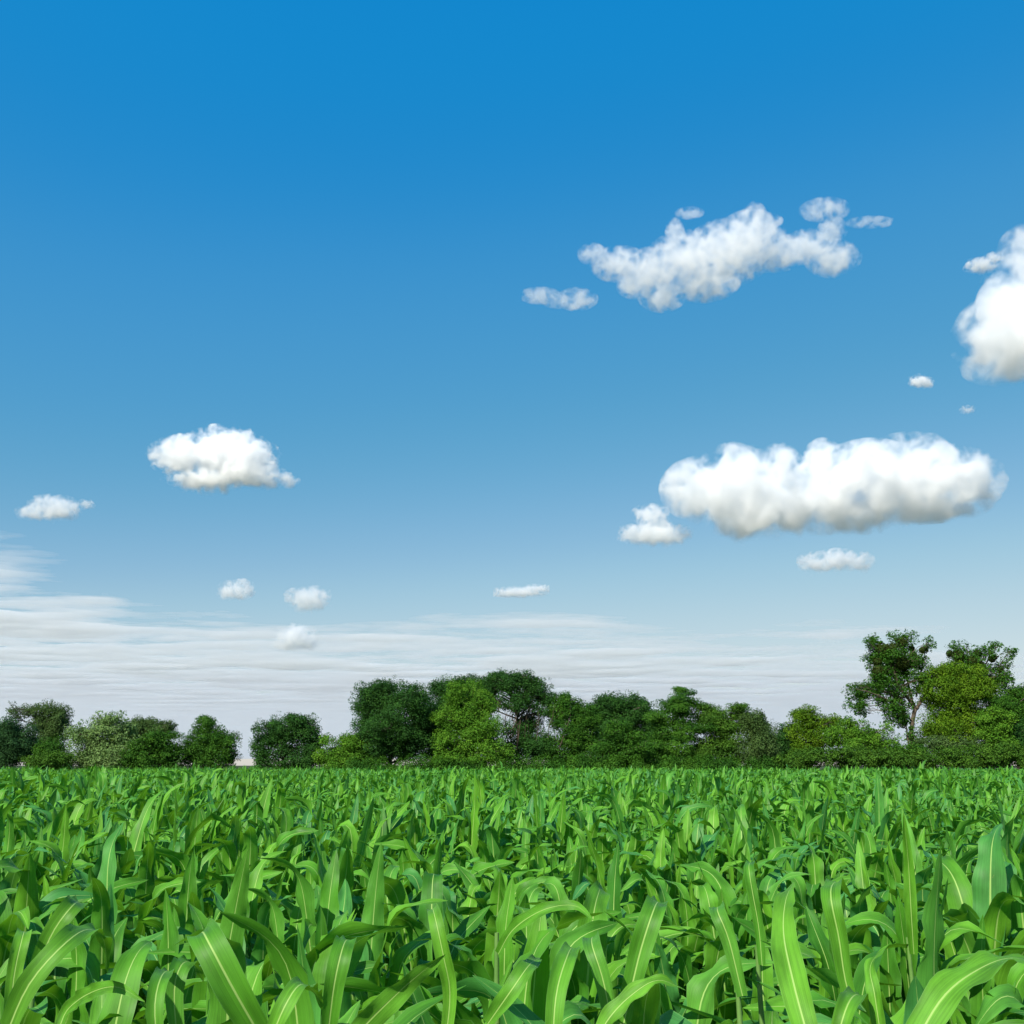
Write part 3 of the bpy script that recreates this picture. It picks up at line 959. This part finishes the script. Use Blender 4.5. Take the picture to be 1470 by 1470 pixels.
T("poplar", "tall poplar with forked pale trunk and dark mistletoe balls in its open crown", "tree",
  [(1253, 922, 12, 13, .55), (1262, 935, 15, 12, .6), (1290, 914, 18, 10, .55), (1300, 928, 20, 13, .45), (1333, 925, 9, 10, .55), (1280, 947, 26, 13, .7), (1260, 961, 15, 13, .7), (1275, 972, 24, 14, .8), (1310, 966, 24, 19, .6), (1320, 987, 18, 15, .7),
   (1222, 994, 15, 11, .6), (1240, 991, 18, 11, .8), (1225, 1012, 13, 10, .6), (1238, 1019, 12, 9, .7), (1262, 1001, 14, 14, .4), (1285, 1026, 20, 13, .9), (1275, 1011, 18, 11, .8), (1300, 1037, 14, 9, .6), (1255, 905 + 20, 8, 8, .55), (1240, 1002, 10, 10, .6), (1290, 990, 18, 14, .6), (1270, 955, 20, 20, .5), (1300, 950, 18, 18, .55), (1250, 985, 14, 12, .6), (1318, 1055, 16, 12, .6), (1300, 1010, 14, 12, .6), (1322, 948, 12, 14, .5)],
  100, "mid", "loose", clump=.5, leaf=.16, dens=.85, seed=25, trunk=1309, tr=.10, bark=M_BARK_PALE, extra=wood_paths(PW, 100, M_BARK_PALE, MB))
MB2 = [(1373, 943, 8.5, -.5), (1421, 947, 4.5, -.5), (1405, 937, 6, .4), (1366, 938, 5, .4), (1431, 943, 3.6, .5), (1392, 950, 7, -.4), (1434, 962, 4, -.3), (1410, 955, 6, .3)]
PW2 = [
    [(1392, 1098, 2.70, 0), (1392, 1050, 2.28, 0), (1385, 1000, 1.92, 0), (1380, 970, 1.32, 0), (1374, 935, 0.48, 0)],
    [(1386, 1005, 1.56, 0), (1400, 975, 1.20, .3), (1420, 950, 0.78, .5), (1428, 928, 0.36, .6)],
    [(1392, 990, 1.20, 0), (1420, 975, 0.84, .5), (1440, 955, 0.54, .8), (1452, 937, 0.30, .9)],
]
T("poplar", "second mistletoe poplar, standing behind the big yellow-green billowing crown", "tree",
  [(1375, 930, 13, 11, .5), (1371, 946, 15, 13, .6), (1405, 940, 17, 13, .5), (1400, 956, 20, 14, .7), (1425, 930, 11, 9, .5), (1452, 935, 7, 8, .5), (1440, 950, 13, 10, .4), (1435, 966, 15, 13, .6), (1425, 985, 20, 15, .8), (1390, 985, 30, 20, .9), (1445, 972, 9, 9, .4)],
  104, "mid", "loose", clump=.5, leaf=.16, dens=.85, seed=26, trunk=1392, tr=.10, bark=M_BARK_PALE, extra=wood_paths(PW2, 104, M_BARK_PALE, MB2))
T("ivy_clad_tree", "big yellow-green billowing crown between the two mistletoe poplars", "tree",
  [(1345, 971, 20, 15), (1370, 966, 20, 14), (1396, 971, 24, 15), (1350, 990, 28, 18), (1386, 991, 38, 21), (1415, 987, 18, 15), (1370, 1016, 38, 22), (1345, 1036, 28, 20, .9), (1396, 1036, 34, 22), (1372, 1056, 44, 17)],
  98.5, "yellow", seed=27, trunk=1372, clump=.6, tr=.2)
T("bush", "small shadowy bush round the foot of the forked poplar trunk", "bush",
  [(1300, 1079, 18, 10), (1282, 1083, 16, 9), (1322, 1080, 14, 10, .8)], 96.5, "mid", seed=33, tr=.05)
T("bright_bush", "bright green leafy bush low before the dark right-hand trees", "bush",
  [(1425, 1031, 20, 14), (1431, 1046, 22, 13), (1412, 1052, 14, 12), (1428, 1064, 20, 14)], 96.5, "light", seed=28, tr=.1, clump=.5)
T("dense_tree", "dark tree filling the sky gap at the right picture edge", "tree",
  [(1450, 997, 17, 12, .8), (1462, 1010, 24, 19), (1432, 1012, 18, 14), (1490, 1005, 25, 25), (1450, 1030, 30, 25), (1485, 1040, 30, 30)], 103, "mid", seed=29, trunk=1462, tr=.2)
T("dense_tree", "deep green shrubby tree at the right picture edge above the hedge", "tree",
  [(1462, 1050, 26, 18), (1452, 1070, 28, 14), (1490, 1062, 26, 24), (1440, 1074, 18, 12)], 97.5, "dark", seed=30, tr=.1)
T("bush", "grey-green bush behind the hedge under the yellow-green crown", "bush",
  [(1345, 1066, 24, 10), (1381, 1066, 24, 12), (1360, 1074, 30, 10)], 96, "grey", seed=31, tr=.06)

hl = [(1128, 1096, 18, 12), (1150, 1093, 22, 14), (1180, 1090, 24, 15), (1212, 1089, 24, 15), (1244, 1088, 24, 14), (1274, 1089, 22, 13), (1302, 1090, 22, 13), (1332, 1089, 24, 14), (1362, 1087, 24, 14),
      (1390, 1085, 22, 16), (1414, 1083, 20, 17), (1440, 1087, 24, 15), (1470, 1087, 24, 15), (1500, 1087, 24, 15)]
T("hedge", "long clipped olive-green hedge running along the field below the poplars", "hedge", hl, 93.5, "olive", seed=32, clump=.42, leaf=.14, dens=1.25, tr=.05, group=None, stems=2)

# low growth along the foot of the trees
rg = np.random.default_rng(77)
Cs, Ns, Ts = [], [], []
for px in np.arange(-90, 1150, 4.5):
    Y = rg.uniform(92.6, 97)
    p, m = at(px, HORIZ, Y)
    hgt = rg.uniform(.9, 1.7) * (1.0 if abs(px - 349) > 14 else 0.55) * (1.6 if 500 < px < 1120 else 1.0)
    n = int(420 * hgt)
    d = ball(rg, n, .4)
    Cs.append(np.array([p[0], Y, hgt * .5]) + d * np.array([.75, .9, hgt * .55]))
    Ns.append(unit(d + np.array([0, 0, .5]) + rg.normal(0, .4, d.shape)))
    Ts.append(np.clip(rg.normal(rg.uniform(.2, .8), .15, n), 0, 1))
V, F = leaf_cards(np.concatenate(Cs), np.concatenate(Ns), .15, rg)
tag(link("undergrowth", np_mesh("undergrowth", V, F, PAL["mid"], tint=np.concatenate(Ts))), "dark low undergrowth along the foot of the trees", "undergrowth", kind="stuff")

# ------------------------------------------------------------------ clouds


def surface_nets(f, origin, h):
    """iso-surface (f > 0 is inside) of a sampled field as quads"""
    ins = f > 0
    nx, ny, nz = f.shape
    cx, cy_, cz = nx - 1, ny - 1, nz - 1
    cs = sum(ins[i:i + cx, j:j + cy_, k:k + cz].astype(np.int8) for i in (0, 1) for j in (0, 1) for k in (0, 1))
    act = (cs > 0) & (cs < 8)
    idx = -np.ones(act.shape, dtype=np.int64)
    ii = np.argwhere(act)
    idx[act] = np.arange(len(ii))
    acc = np.zeros((len(ii), 3))
    cnt = np.zeros(len(ii))
    corners = [(i, j, k) for i in (0, 1) for j in (0, 1) for k in (0, 1)]
    for a in corners:
        for ax in range(3):
            if a[ax]:
                continue
            b = list(a); b[ax] = 1
            fa = f[ii[:, 0] + a[0], ii[:, 1] + a[1], ii[:, 2] + a[2]]
            fb = f[ii[:, 0] + b[0], ii[:, 1] + b[1], ii[:, 2] + b[2]]
            cr = (fa > 0) != (fb > 0)
            t = np.where(cr, fa / np.where(fa - fb == 0, 1, fa - fb), 0)
            for q in range(3):
                acc[:, q] += np.where(cr, a[q] + (t if q == ax else 0), 0)
            cnt += cr
    V = (ii + acc / cnt[:, None]) * h + origin
    Fs = []
    for ax in range(3):
        sl0 = [slice(1, -1)] * 3; sl1 = [slice(1, -1)] * 3
        sl0[ax] = slice(0, -1); sl1[ax] = slice(1, None)
        A, B = ins[tuple(sl0)], ins[tuple(sl1)]
        e = np.argwhere(A != B)
        flip = A[tuple(e.T)]
        off = np.ones(3, dtype=int); off[ax] = 0
        c = e + off
        u, v = [(1, 2), (2, 0), (0, 1)][ax]
        du = np.zeros(3, dtype=int); du[u] = 1
        dv = np.zeros(3, dtype=int); dv[v] = 1
        q = np.stack([idx[tuple((c - du - dv).T)], idx[tuple((c - dv).T)], idx[tuple(c.T)], idx[tuple((c - du).T)]], 1)
        q[~flip] = q[~flip][:, ::-1]
        Fs.append(q)
    F = np.concatenate(Fs)
    return V, F[(F >= 0).all(1)]


def cloud(label, lobes, alt, dens, amp=1.45, freq=.85, seed=0, depth=0.8, soft=0.46, bias=0.09, kids=6, flat=0.55, name="cumulus_cloud"):
    """a cumulus: puffs given by photo outline at its own distance; cloud base at altitude alt"""
    L = np.array(lobes, float)
    bx, by = L[:, 0].mean(), (L[:, 1] + L[:, 3]).max()
    d = ray(bx, by)
    Y = alt / d[2] * d[1]
    base, m0 = at(bx, by, Y)
    cs, rs = [], []
    dens *= .42
    rgc = np.random.default_rng(500 + seed)
    for (x, y, rx, ry) in L:
        p, m = at(x, y, Y)
        r = np.array([rx * m, math.sqrt(rx * ry) * m * depth * 1.25, ry * m]) * .88
        p = p - base
        p[1] += rgc.normal(0, .25) * r[1]
        cs.append(p); rs.append(r)
    # knobbly children on the upper sides of the big puffs
    for c, r in list(zip(cs, rs)):
        if r[2] < 0.75 * np.median([q[2] for q in rs]):
            continue
        for _ in range(kids):
            dv = unit(rgc.normal(size=3) + np.array([0, -.15, .25]))
            k = rgc.uniform(.24, .5)
            cs.append(c + dv * r * rgc.uniform(.75, 1.0)); rs.append(np.array([1.1, 1, 1]) * k * r.min())
    cs, rs = np.array(cs), np.array(rs)
    ul = float(np.median(rs[:len(L), 2]))
    pad = np.array([.8, .6, .8]) * ul
    lo, hi = (cs - rs).min(0) - pad, (cs + rs).max(0) + pad
    h = m0 * np.clip((hi - lo)[0] / m0 / 95, .75, 1.9)
    n = np.ceil((hi - lo) / h).astype(int) + 1
    G = np.stack(np.meshgrid(*[lo[k] + h * np.arange(n[k]) for k in range(3)], indexing='ij'), -1).astype(np.float32)
    S0 = np.full(G.shape[:3], -9.0, dtype=np.float32)
    for c, r in zip(cs[:len(L)], rs):
        S0 = np.maximum(S0, 1 - np.sqrt((((G - c) / r) ** 2).sum(-1)))
    act = S0 > -0.8
    P = G[act]
    warp = np.stack([fbm(P / ul * .8 * freq + s_, 3) for s_ in (3.1 + seed, 41.7 + seed, 77.7 + seed)], -1) * ul * .75
    Pw = (P + warp).astype(np.float32)
    S = np.full(len(P), -9.0, dtype=np.float32)
    for c, r in zip(cs, rs):
        m = (np.abs(Pw - c) < r * 1.9).all(-1)
        if m.any():
            q = (1.0 - np.sqrt((((Pw[m] - c) / r) ** 2).sum(-1))) * (min(r) / ul) ** .6
            o = S[m]
            k = .10
            hh = np.clip(.5 + .5 * (q - o) / k, 0, 1)
            S[m] = o * (1 - hh) + q * hh + k * hh * (1 - hh)
    nb = fbm(Pw / ul * 1.1 * freq + 9.2 * seed, 4, .55) 
    nc = fbm(P / ul * 2.3 * freq + 31 + seed, 4, .6, billow=True) - .3
    f = np.full(S0.shape, -1.0, dtype=np.float32)
    zr = np.clip((P[:, 2] - lo[2] - pad[2]) / max(hi[2] - lo[2] - 2 * pad[2], 1e-3), 0, 1)
    calm = flat + (1 - flat) * np.clip(zr / .45, 0, 1)          # quieter, flatter undersides
    f[act] = np.clip(S, -1.2, .8) + amp * calm * (1.25 * nb + .36 * nc) - bias - (1 - flat) * .5 * np.clip(.16 - zr, 0, 1) / .16
    pb = np.zeros(f.shape, dtype=bool); pb[1:-1, 1:-1, 1:-1] = True
    f = np.where(pb, f, -1.0)
    root = None
    for i, (iso, share, nm) in enumerate(((-soft, .10, name), (-.45 * soft, .17, "billow"), (0.0, .28, "body"), (.6 * soft, .45, "core"))):
        V, F = surface_nets(f - iso, np.asarray(lo), h)
        if not len(F):
            continue
        me = np_mesh(nm, V, F, mat_cloud(nm, dens * share / ul), smooth=True)
        if root is None:
            root = link(name, me, loc=base)
            tag(root, label, "cloud", "clouds in the blue sky")
        else:
            link(nm, me, root)
    return root


cloud("long ragged wispy cloud high in the blue, upper right", [(985, 378, 40, 26), (1045, 362, 42, 30), (1075, 345, 34, 26), (935, 392, 34, 22), (890, 378, 28, 16), (1110, 362, 34, 16), (1160, 352, 28, 15), (1195, 372, 26, 17), (950, 428, 22, 13), (1083, 312, 12, 16), (1100, 316, 16, 7),
      (968, 338, 9, 16), (850, 366, 14, 10), (828, 430, 20, 10), (775, 424, 20, 7), (800, 434, 14, 6), (1185, 300, 24, 10), (1195, 330, 14, 12), (1250, 318, 24, 4), (1010, 405, 34, 18), (990, 305, 14, 5), (915, 412, 20, 12)], 900, 1.3, amp=2.6, freq=.8, soft=.85, kids=0, bias=.12, flat=1.0, seed=1)
cloud("big bright cumulus cut off by the right picture edge", [(1455, 485, 55, 45), (1490, 440, 50, 70), (1418, 475, 28, 30), (1470, 385, 28, 40), (1450, 530, 45, 18), (1530, 470, 60, 80), (1440, 440, 24, 30)], 900, 4.5, seed=2)
cloud("little wisp just left of the big cut-off cumulus's top", [(1408, 382, 18, 8), (1425, 372, 10, 6)], 950, 2.16, seed=3)
cloud("tiny puff below the big cut-off cumulus", [(1318, 548, 10, 8), (1330, 550, 8, 6)], 900, 2.5, seed=4)
cloud("faint speck of cloud, smallest in the sky, lower down near the right edge", [(1390, 588, 9, 5)], 900, 0.86, seed=5)
cloud("long big flat-based white cloud over the right-hand trees", [(1012, 702, 42, 32), (1060, 705, 55, 45), (1110, 720, 55, 40), (1075, 748, 45, 24), (1120, 668, 22, 22), (1190, 705, 50, 36), (1180, 660, 18, 20), (1245, 692, 55, 38), (1310, 682, 55, 42), (1370, 690, 46, 32), (1402, 698, 22, 18), (1220, 728, 80, 22), (1310, 718, 80, 20)],
      900, 5.0, seed=6)
cloud("small cloud with a stubby tower at the long white cloud's left end", [(940, 770, 42, 13), (935, 738, 20, 11), (905, 766, 14, 10), (940, 755, 18, 14), (965, 772, 20, 9)], 900, 2.02, seed=7)
cloud("small oblong cloud below the long white one", [(1172, 808, 20, 12), (1200, 806, 25, 12), (1232, 807, 17, 12)], 900, 2.16, seed=8)
cloud("medium white cloud with a trailing right tail, alone in the left sky", [(262, 655, 34, 20), (320, 650, 46, 28), (352, 658, 34, 26), (300, 690, 46, 13), (350, 680, 40, 16), (382, 692, 24, 8), (412, 690, 13, 8), (345, 632, 16, 12), (262, 640, 16, 12), (232, 655, 14, 8)],
      900, 3.2, seed=9)
cloud("small white cloud close to the left picture edge", [(75, 730, 28, 14), (50, 738, 20, 8), (90, 732, 18, 12)], 900, 2.16, seed=10)
cloud("faint little puff right of the small left-edge cloud", [(124, 725, 9, 6)], 900, 1.08, seed=11)
cloud("little cloud above the veil, left of its look-alike", [(330, 848, 14, 11), (348, 846, 13, 10), (338, 854, 16, 7)], 900, 1.80, seed=12)
cloud("little cloud above the veil with a leftward wisp", [(448, 860, 22, 13), (430, 856, 18, 9), (440, 868, 20, 10)], 900, 1.58, seed=13)
cloud("little bright cloud standing in front of the veil", [(425, 915, 22, 14), (412, 925, 18, 9), (440, 922, 16, 10)], 900, 2.16, seed=14)
cloud("thin flat streak of cloud above the middle of the veil", [(745, 851, 32, 6), (770, 846, 18, 5), (725, 854, 16, 4)], 900, 1.44, seed=15)

# high thin sheet of cloud low over the horizon: a slab of varying thickness
H = 2600.0
az = np.linspace(R(-42), R(42), 520)
el = np.concatenate([np.linspace(R(13.5), R(3.0), 330), np.linspace(R(2.97), R(0.35), 70)])
A, E = np.meshgrid(az, el, indexing='ij')
rr = H / np.tan(E)
PX, PY = np.sin(A) * rr, np.cos(A) * rr
xpix = HALF + FPX * np.tan(A)
lead_y = np.interp(xpix, [-600, -100, 0, 80, 150, 185, 260, 420, 600, 780, 860, 960, 1080, 1200, 1300, 1500, 2000],
                   [835, 828, 826, 836, 862, 888, 892, 900, 888, 874, 880, 905, 915, 918, 930, 955, 960])
lead_e = np.arctan((HORIZ - lead_y) / FPX / 1.03)
P3 = np.stack([PX / 2600.0, PY / 2600.0, np.full_like(PX, .3)], -1)
wv = fbm(P3 * .55, 4, .55)
st = fbm(P3 * np.array([.9, 1.7, 1]) + 50, 5, .6)
g = (lead_e + R(1.7) * wv + R(.8) * st - E) / R(3.0)
cov = .75 * np.clip(g, 0, 1) ** 1.25
thick = np.clip(cov * (1.15 + 2.1 * st * np.clip(E / R(4.0), .3, 1)) + .10 * st * (g > 0), 0, None) * 125.0 * np.clip(E / R(5.0), .3, 1.0)
on = thick > 3
top = np.stack([PX, PY, H + thick * .6], -1)
bot = np.stack([PX, PY, H - thick * .4], -1)
na, ne = A.shape
I = np.arange(na * ne).reshape(na, ne)
cell = on[:-1, :-1] | on[1:, :-1] | on[:-1, 1:] | on[1:, 1:]
q = np.stack([I[:-1, :-1], I[1:, :-1], I[1:, 1:], I[:-1, 1:]], -1)[cell]
off = na * ne
F1 = q
F2 = q[:, ::-1] + off
# side walls where the cell border ends
walls = []
cp = np.pad(cell, 1)
for (di, dj, a, b) in ((-1, 0, (0, 0), (0, 1)), (1, 0, (1, 1), (1, 0)), (0, -1, (1, 0), (0, 0)), (0, 1, (0, 1), (1, 1))):
    nb_ = cp[1 + di:1 + di + cell.shape[0], 1 + dj:1 + dj + cell.shape[1]]
    e = np.argwhere(cell & ~nb_)
    ia = I[e[:, 0] + a[0], e[:, 1] + a[1]]
    ib = I[e[:, 0] + b[0], e[:, 1] + b[1]]
    walls.append(np.stack([ib, ia, ia + off, ib + off], 1))
Fall = np.concatenate([F1, F2] + walls)
Vall = np.concatenate([top.reshape(-1, 3), bot.reshape(-1, 3)])
used = np.unique(Fall)
rem = -np.ones(len(Vall), dtype=np.int64); rem[used] = np.arange(len(used))
me = np_mesh("cloud_sheet", Vall[used], rem[Fall], mat_cloud("cloud_sheet", 0.004, 0.1, (.95, .945, .972)), smooth=True)
tag(link("cloud_sheet", me), "thin grey-white streaky veil of cloud spread low behind the trees", "cloud", "clouds in the blue sky")
